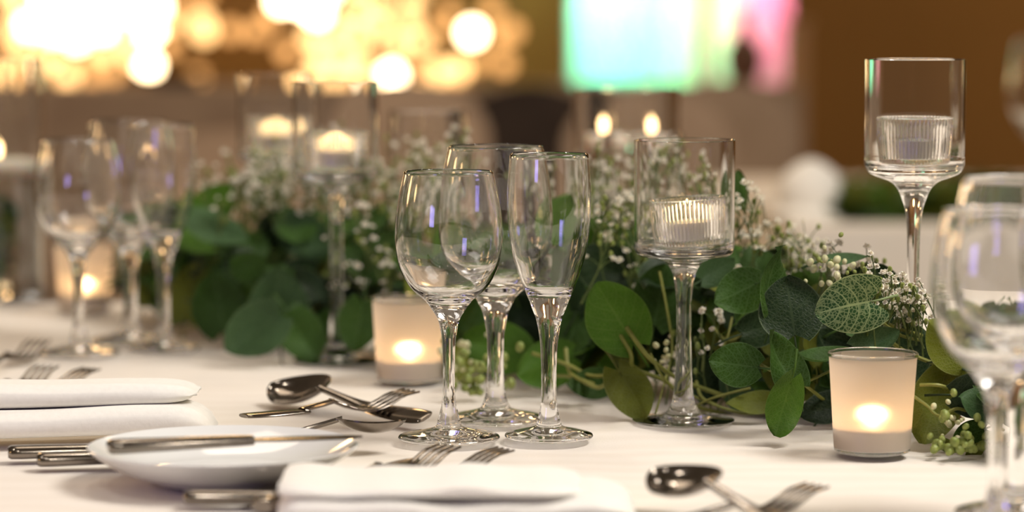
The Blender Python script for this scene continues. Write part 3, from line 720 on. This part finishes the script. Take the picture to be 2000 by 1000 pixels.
# centre line of the garland: (px, depth, pile height, half width)
CL = [(2080, 1.84, .10, .05), (1900, 1.91, .095, .055), (1700, 2.02, .105, .075), (1520, 2.09, .135, .08), (1350, 2.14, .165, .08), (1180, 2.20, .155, .08), (1000, 2.27, .15, .08), (820, 2.34, .155, .08), (660, 2.43, .16, .085), (500, 2.50, .155, .09), (380, 2.60, .13, .09), (280, 2.68, .10, .08)]
def cl(t):
    t = min(max(t, 0), .9999) * (len(CL) - 1); i = int(t); f = t - i
    a, b = CL[i], CL[i + 1]; q = [a[k] * (1 - f) + b[k] * f for k in range(4)]
    return (q[0] - 1000) / F * q[1], q[1], q[2], q[3]
tones = ['mid', 'mid', 'dark', 'bright', 'blue', 'olive', 'mid', 'bright']
VAR = []
rr = random.Random(3)
for tn in LM:
    if tn == 'vein': continue
    for k in range(3):
        Lf = .042; VAR.append((tn, leaf_mesh('leaf', LM[tn], Lf, Lf * rr.uniform(.7, .98), rr.uniform(.1, .5), rr.uniform(-.2, .35), rr.uniform(.1, .6), .12, 50 + k * 7 + len(tn), 6, 8)))
bytone = {}
for tn, me in VAR: bytone.setdefault(tn, []).append(me)
def rand_leaf(t, deep):
    x, y, h, w = cl(t); a = rr.uniform(0.05, .95) * math.pi
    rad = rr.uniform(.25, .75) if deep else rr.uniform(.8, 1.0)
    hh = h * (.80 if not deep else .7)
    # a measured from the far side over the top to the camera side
    yy = y - math.cos(math.pi - a) * -1 * 0 + math.cos(a) * w * rad * 1.0
    zz = TOP + .012 + math.sin(a) * (hh - .03) * rad + .008
    if not deep and rr.random() < .4: zz = TOP + .015 + rr.random() * (hh - .04) ; yy = y - w * rr.uniform(.6, .95)
    yaw = rr.uniform(-45, 45); pitch = rr.uniform(-5, 55) if yy < y else rr.uniform(20, 90)
    sc = rr.uniform(.65, 1.05) * (.9 if t < .25 else 1.0)
    tone = rr.choice(tones if not deep else ['dark', 'mid', 'dark', 'mid', 'olive'])  # deep leaves lean dark, painting the shade between outer leaves
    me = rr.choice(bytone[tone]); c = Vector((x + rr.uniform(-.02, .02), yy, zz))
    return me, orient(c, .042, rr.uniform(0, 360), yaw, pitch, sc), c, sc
keep = [(P(h[0], h[1], h[2]), h[3] / F * h[2] * .42) for h in hand]
obst = [(G(1334.6, 824), .037), (G(1780, 818), .02), (G(658, 706), .037), (G(799, 745), .031), (G(1703, 884), .032)]
def blocked(c):
    # keep clear of glassware feet and of the space right in front of hand placed leaves
    for o, r_ in obst:
        if (Vector((c.x, c.y)) - Vector((o.x, o.y))).length < r_ + .012: return True
        if c.y < o.y and abs(c.x / c.y - o.x / o.y) * c.y < r_ + .02: return True
    for p, r_ in keep:
        if c.y < p.y + .004:
            q = c * 1.0; f = p.y / c.y
            if (Vector((c.x * f, EYE + (c.z - EYE) * f)) - Vector((p.x, p.z))).length < r_ + .012: return True
    return False
n = 0; tries = 0
while n < 250 and tries < 4000:
    tries += 1; me, mw, c, sc = rand_leaf(rr.random() ** 1.1, False)
    if blocked(c): continue
    o = bpy.data.objects.new('leaf', me); C.objects.link(o); gl(o, mw); n += 1
# inner mass of foliage, joined
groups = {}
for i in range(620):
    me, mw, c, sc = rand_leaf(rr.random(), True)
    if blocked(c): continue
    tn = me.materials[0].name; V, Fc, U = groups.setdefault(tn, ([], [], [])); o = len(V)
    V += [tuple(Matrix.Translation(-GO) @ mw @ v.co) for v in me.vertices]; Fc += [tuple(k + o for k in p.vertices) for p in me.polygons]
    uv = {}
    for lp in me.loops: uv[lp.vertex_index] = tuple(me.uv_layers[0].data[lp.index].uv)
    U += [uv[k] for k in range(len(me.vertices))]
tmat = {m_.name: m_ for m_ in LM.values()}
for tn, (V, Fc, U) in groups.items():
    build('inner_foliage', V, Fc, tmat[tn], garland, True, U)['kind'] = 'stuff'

# main rope and visible yellow green stems
pts = [Vector((cl(k / 40)[0], cl(k / 40)[1], TOP + .03 + .012 * math.sin(k))) - GO for k in range(41)]
build('main_stem', *tube(pts, .004, 8), M['stem'], garland)
stems = [ ([(1224, 640, 2.0), (1245, 670, 1.99), (1275, 705, 1.99), (1330, 742, 2.01), (1420, 775, 2.03)], 2.2),
 ([(1212, 655, 2.0), (1232, 690, 1.99), (1240, 720, 2.0), (1300, 745, 2.01), (1350, 790, 2.03), (1450, 815, 2.04)], 2.0),
 ([(1040, 690, 2.1), (1108, 712, 2.08), (1150, 733, 2.07), (1195, 733, 2.05)], 1.9),
 ([(1105, 680, 2.09), (1112, 725, 2.08), (1140, 745, 2.06), (1170, 757, 2.05), (1192, 742, 2.04)], 2.0),
 ([(1060, 735, 2.1), (1110, 735, 2.08), (1160, 750, 2.06)], 1.7),
 ([(1288, 530, 2.06), (1302, 600, 2.05), (1313, 680, 2.04), (1300, 740, 2.02), (1280, 808, 1.99)], 1.1),
 ([(1270, 690, 1.99), (1290, 730, 1.99), (1320, 760, 2.0), (1400, 790, 2.01)], 1.3),
 ([(1365, 790, 2.0), (1400, 775, 1.99), (1465, 758, 1.98)], 1.3),
 ([(1360, 745, 2.03), (1375, 780, 2.0), (1440, 805, 1.99), (1500, 805, 1.99)], 1.6),
 ([(1485, 712, 1.93), (1520, 730, 1.925), (1555, 740, 1.93), (1620, 790, 1.97)], 1.6),
 ([(1555, 755, 1.92), (1600, 735, 1.94), (1640, 715, 1.96)], 1.1),
 ([(1683, 602, 1.885), (1720, 628, 1.9), (1760, 655, 1.93), (1800, 665, 1.96)], 1.5),
 ([(1700, 640, 1.92), (1730, 660, 1.92), (1775, 690, 1.93), (1850, 720, 1.94)], 1.9),
 ([(1710, 618, 1.93), (1750, 640, 1.93), (1800, 655, 1.95)], 1.7),
 ([(1782, 772, 1.86), (1810, 792, 1.855), (1834, 812, 1.85), (1870, 798, 1.85), (1905, 812, 1.86), (1960, 840, 1.88)], 1.5),
 ([(1797, 752, 1.86), (1830, 752, 1.855), (1850, 757, 1.86)], 1.7),
 ([(1430, 620, 2.02), (1420, 660, 2.01), (1400, 700, 2.01)], 1.1),
 ([(1395, 640, 2.03), (1420, 665, 2.02), (1450, 650, 2.01), (1470, 600, 2.01)], 1.1),
 ([(640, 560, 2.4), (620, 600, 2.38), (560, 640, 2.36)], 1.6), ([(560, 540, 2.38), (580, 600, 2.36), (610, 680, 2.34)], 1.6),
]
for ps, r_ in stems:
    q = spline([tuple(P(*p) - GO) for p in ps], 6); build('stem', *tube(q, r_ * .75 / 1000, 7), M['stem'], garland)

# baby's breath: forked twigs carrying little crumpled white flowers
def floret_mesh(name, r_, seed, m, np_=6):
    q = random.Random(seed); V, Fc = [], []
    for ring in range(2):
        for k in range(np_):
            a = 6.283 * k / np_ + ring * .5 + q.uniform(-.2, .2); el = (.25 + ring * .8) + q.uniform(-.2, .2)
            d = Vector((math.cos(a) * math.cos(el), math.sin(a) * math.cos(el), math.sin(el))); s = Vector((-math.sin(a), math.cos(a), 0))
            w = r_ * .42; l = r_ * q.uniform(.8, 1.1); o = len(V)
            V += [d * l * .12, d * l * .7 + s * w - Vector((0, 0, .0003)), d * l + Vector((0, 0, r_ * .12)), d * l * .7 - s * w - Vector((0, 0, .0003)), d * l * .6 + Vector((0, 0, r_ * .22))]
            Fc += [(o, o + 1, o + 4), (o + 1, o + 2, o + 4), (o + 2, o + 3, o + 4), (o + 3, o, o + 4)]
    bv, bf = ball((0, 0, -r_ * .1), r_ * .3, 5, 3); o = len(V); V += bv; Fc += [tuple(i + o for i in f) for f in bf]
    me = bpy.data.meshes.new(name); me.from_pydata([tuple(v) for v in V], [], Fc); me.materials.append(m); me.update(); return me
FM = [floret_mesh('flower', .0033, s, M['petal']) for s in range(5)]
ftw = ([], []); fstuff = ([], []); bstuff = ([], [])
nflower = 0
def add_twig(pts, r_):
    v, f = tube(pts, r_, 4); o = len(ftw[0]); ftw[0].extend(v); ftw[1].extend([tuple(i + o for i in q) for q in f])
def add_floret(p, d, as_part):
    global nflower
    me = rr.choice(FM); sc = rr.uniform(.65, 1.2); q = d.to_track_quat('Z', 'Y').to_matrix().to_4x4()
    mw = Matrix.Translation(p) @ q @ Matrix.Rotation(rr.random() * 6, 4, 'Z') @ Matrix.Scale(sc, 4)
    if as_part and nflower < 295:
        o = bpy.data.objects.new('flower', me); C.objects.link(o); gl(o, mw); nflower += 1
    else:
        mw = Matrix.Translation(-GO) @ mw; o = len(fstuff[0]); fstuff[0].extend([tuple(mw @ v.co) for v in me.vertices]); fstuff[1].extend([tuple(i + o for i in q.vertices) for q in me.polygons])
def sprig(base, direction, length, nfl, as_part, spread=.5):
    d = direction.normalized(); tipv = base + d * length
    mid = base + d * length * .5 + Vector((rr.uniform(-1, 1), rr.uniform(-1, 1), 0)) * length * .08
    add_twig([base - GO, mid - GO, tipv - GO], [.0008, .0006, .0004])
    for k in range(nfl):
        f = rr.uniform(.35, 1); p0 = base.lerp(mid, f * 2) if f < .5 else mid.lerp(tipv, f * 2 - 1)
        dd = (d + Vector((rr.uniform(-1, 1), rr.uniform(-1, 1), rr.uniform(-.5, 1))) * spread * 1.6).normalized()
        p1 = p0 + dd * length * rr.uniform(.18, .42); add_twig([p0 - GO, (p0 + p1) / 2 - GO + Vector((0, 0, .001)), p1 - GO], [.0005, .0004, .0004])
        if rr.random() < .60: add_floret(p1, (dd + Vector((0, -.3, .4))).normalized(), as_part)
        else:
            v, ff = ball(tuple(p1 - GO), .0019, 5, 4, 1.3); o = len(bstuff[0]); bstuff[0].extend(v); bstuff[1].extend([tuple(i + o for i in q) for q in ff])
# (px, py) regions with depth: base point just below; count of sprigs
def region(x0, x1, ytop, ybot, d0, d1, count, nfl, as_part, ln=.05):
    for _ in range(count):
        px = rr.uniform(x0, x1); f = rr.random(); py = ytop(px) + (ybot(px) - ytop(px)) * f ** 1.2; d = rr.uniform(d0, d1)
        tipp = P(px, py, d); dirn = Vector((rr.uniform(-.5, .5), rr.uniform(-.6, .2), 1)).normalized()
        if blocked(tipp) and False: continue
        sprig(tipp - dirn * ln, dirn, ln, nfl, as_part)
lin = lambda a, b, c, d: (lambda x: b + (d - b) * (x - a) / (c - a))
region(1700, 1805, lin(1700, 530, 1805, 560), lin(1700, 600, 1805, 640), 1.885, 1.94, 30, 5, True, .036)
region(1600, 1720, lin(1600, 465, 1720, 500), lin(1600, 530, 1720, 560), 1.98, 2.06, 14, 4, True, .035)
region(1435, 1600, lin(1435, 375, 1600, 485), lin(1435, 520, 1600, 520), 2.06, 2.18, 32, 6, True, .05)
region(1170, 1250, lin(1170, 400, 1250, 370), lin(1170, 480, 1250, 520), 2.08, 2.2, 14, 7, True, .05)
region(1240, 1430, lin(1240, 350, 1430, 330), lin(1240, 480, 1430, 500), 2.12, 2.25, 18, 7, True, .05)
region(1350, 1480, lin(1350, 600, 1480, 600), lin(1350, 700, 1480, 680), 2.0, 2.06, 8, 3, True, .035)
region(1240, 1330, lin(1240, 640, 1330, 640), lin(1240, 720, 1330, 720), 2.03, 2.06, 4, 3, True, .03)
region(1150, 1330, lin(1150, 300, 1330, 300), lin(1150, 420, 1330, 420), 2.2, 2.32, 16, 7, False, .05)
region(900, 1180, lin(900, 330, 1180, 340), lin(900, 430, 1180, 440), 2.25, 2.38, 10, 8, False, .05)
region(660, 900, lin(660, 290, 900, 290), lin(660, 600, 900, 560), 2.3, 2.5, 80, 8, False, .055)
region(400, 680, lin(400, 330, 680, 270), lin(400, 400, 680, 380), 2.45, 2.62, 60, 8, False, .055)
build('twig', *ftw, M['twig'], garland)['kind'] = 'stuff'
build('small_flowers', *fstuff, M['petal'], garland, False)['kind'] = 'stuff'
build('tiny_buds', *bstuff, M['bud'], garland)['kind'] = 'stuff'
# clusters of rounded buds
def bud_cluster(px, py, d, rad, n_, r_, m, name='bud', sz=1.25):
    c = P(px, py, d)
    base = None
    for k in range(n_):
        p = c + Vector((rr.gauss(0, 1) * rad * .55, rr.gauss(0, 1) * rad * .35, rr.gauss(0, 1) * rad * .45))
        if p.z < TOP + r_ * 1.3: p.z = TOP + r_ * 1.3
        if base is None: base = build(name, *ball((0, 0, 0), r_, 8, 6, sz), m, garland); o = base
        else: o = base.copy(); C.objects.link(o)
        o.location = p - GO; s = rr.uniform(.5, 1.0); o.scale = (s, s, s); o.rotation_euler = (rr.uniform(-.8, .8), rr.uniform(-.8, .8), 0)
bud_cluster(1882, 868, 1.83, .026, 46, .0034, M['bud']); bud_cluster(1870, 835, 1.84, .018, 16, .0022, M['palebud'])
bud_cluster(1612, 530, 1.94, .016, 16, .0028, M['palebud']); bud_cluster(1640, 518, 1.945, .014, 12, .0018, M['bud'])
bud_cluster(925, 735, 2.10, .024, 34, .0040, M['bud']); bud_cluster(905, 700, 2.14, .02, 14, .003, M['palebud'])
bud_cluster(1300, 690, 2.03, .012, 8, .0024, M['palebud'])

# ------------------------------------------------------------------ greenery in the left vase and on the second table
lv = G(-8, 583)
for k in range(16):
    t_ = rr.choice(['mid', 'blue', 'olive', 'dark']); o = bpy.data.objects.new('eucalyptus_leaf', rr.choice(bytone[t_])); C.objects.link(o)
    a = rr.random() * 6.28; q = rr.uniform(.004, .022); c = lv + Vector((math.cos(a) * q, math.sin(a) * q, rr.uniform(.035, .095)))
    if k == 0:
        vs = thing('eucalyptus_sprig', lv + Vector((0, 0, .0135)), 'green sprig under water in the vase at the left edge', 'plant')
        build('stem', *tube([(0, 0, 0), (.004, .002, .05), (-.002, 0, .10)], .0015), M['stem'], vs)
    o.name = 'leaf'; o.parent = vs; o.matrix_basis = Matrix.Translation(-(lv + Vector((0, 0, .0135)))) @ orient(c, .042, rr.uniform(40, 140), rr.uniform(-60, 60), rr.uniform(-20, 20), .75)
g2o = Vector((.9, 4.2, TOP))
gar2 = thing('eucalyptus_garland', g2o, 'blurred garland on the table behind at right', 'garland')
V, Fc = [], []; stuff2 = {}
for k in range(900):
    px = rr.uniform(1640, 2150); yy = 3.98 + rr.uniform(-.07, .07); h = rr.random() ** 1.4 * .018
    t_ = rr.choice(['bright', 'olive', 'olive', 'blue']); me = rr.choice(bytone[t_]); c = Vector((dx(px, yy), yy, TOP + .012 + h)); mw = Matrix.Translation(-g2o) @ orient(c, .042, rr.uniform(0, 360), rr.uniform(-60, 60), rr.uniform(10, 80), 1.2)
    if k < 200:
        o = bpy.data.objects.new('leaf', me); C.objects.link(o); o.parent = gar2; o.matrix_basis = mw; continue
    V, Fc, U = stuff2.setdefault(me.materials[0].name, ([], [], [])); o = len(V)
    V += [tuple(mw @ v.co) for v in me.vertices]; Fc += [tuple(i + o for i in p.vertices) for p in me.polygons]
    U += [(.3, .5)] * len(me.vertices)
for tn, (V, Fc, U) in stuff2.items(): build('inner_foliage', V, Fc, tmat[tn], gar2, True, U)['kind'] = 'stuff'
# white folded napkin bishop-style and tall glass on that table
p = Vector((dx(1585, 3.95), 3.95, TOP))
t = thing('folded_napkin', p, 'white rounded napkin fold on the table behind at right', 'napkin')
build('fold', *lathe([[(0, 0), (.04, 0)], [(.04, 0), (.047, .02), (.045, .05), (.03, .07), (.010, .082), (0, .084)]], 1, 28), M['napkin'], t)
build('fold', *lathe([[(.0, .0), (.055, .0)], [(.055, .0), (.058, .008), (.05, .018)], [(.05, .018), (0, .02)]], 1, 28), M['napkin'], t)
place_glass('big', 2040, 562, 'tall blurred wine glass at the upper right edge', None, 1.30, loc=Vector((dx(2046, 3.86), 3.86, TOP)))
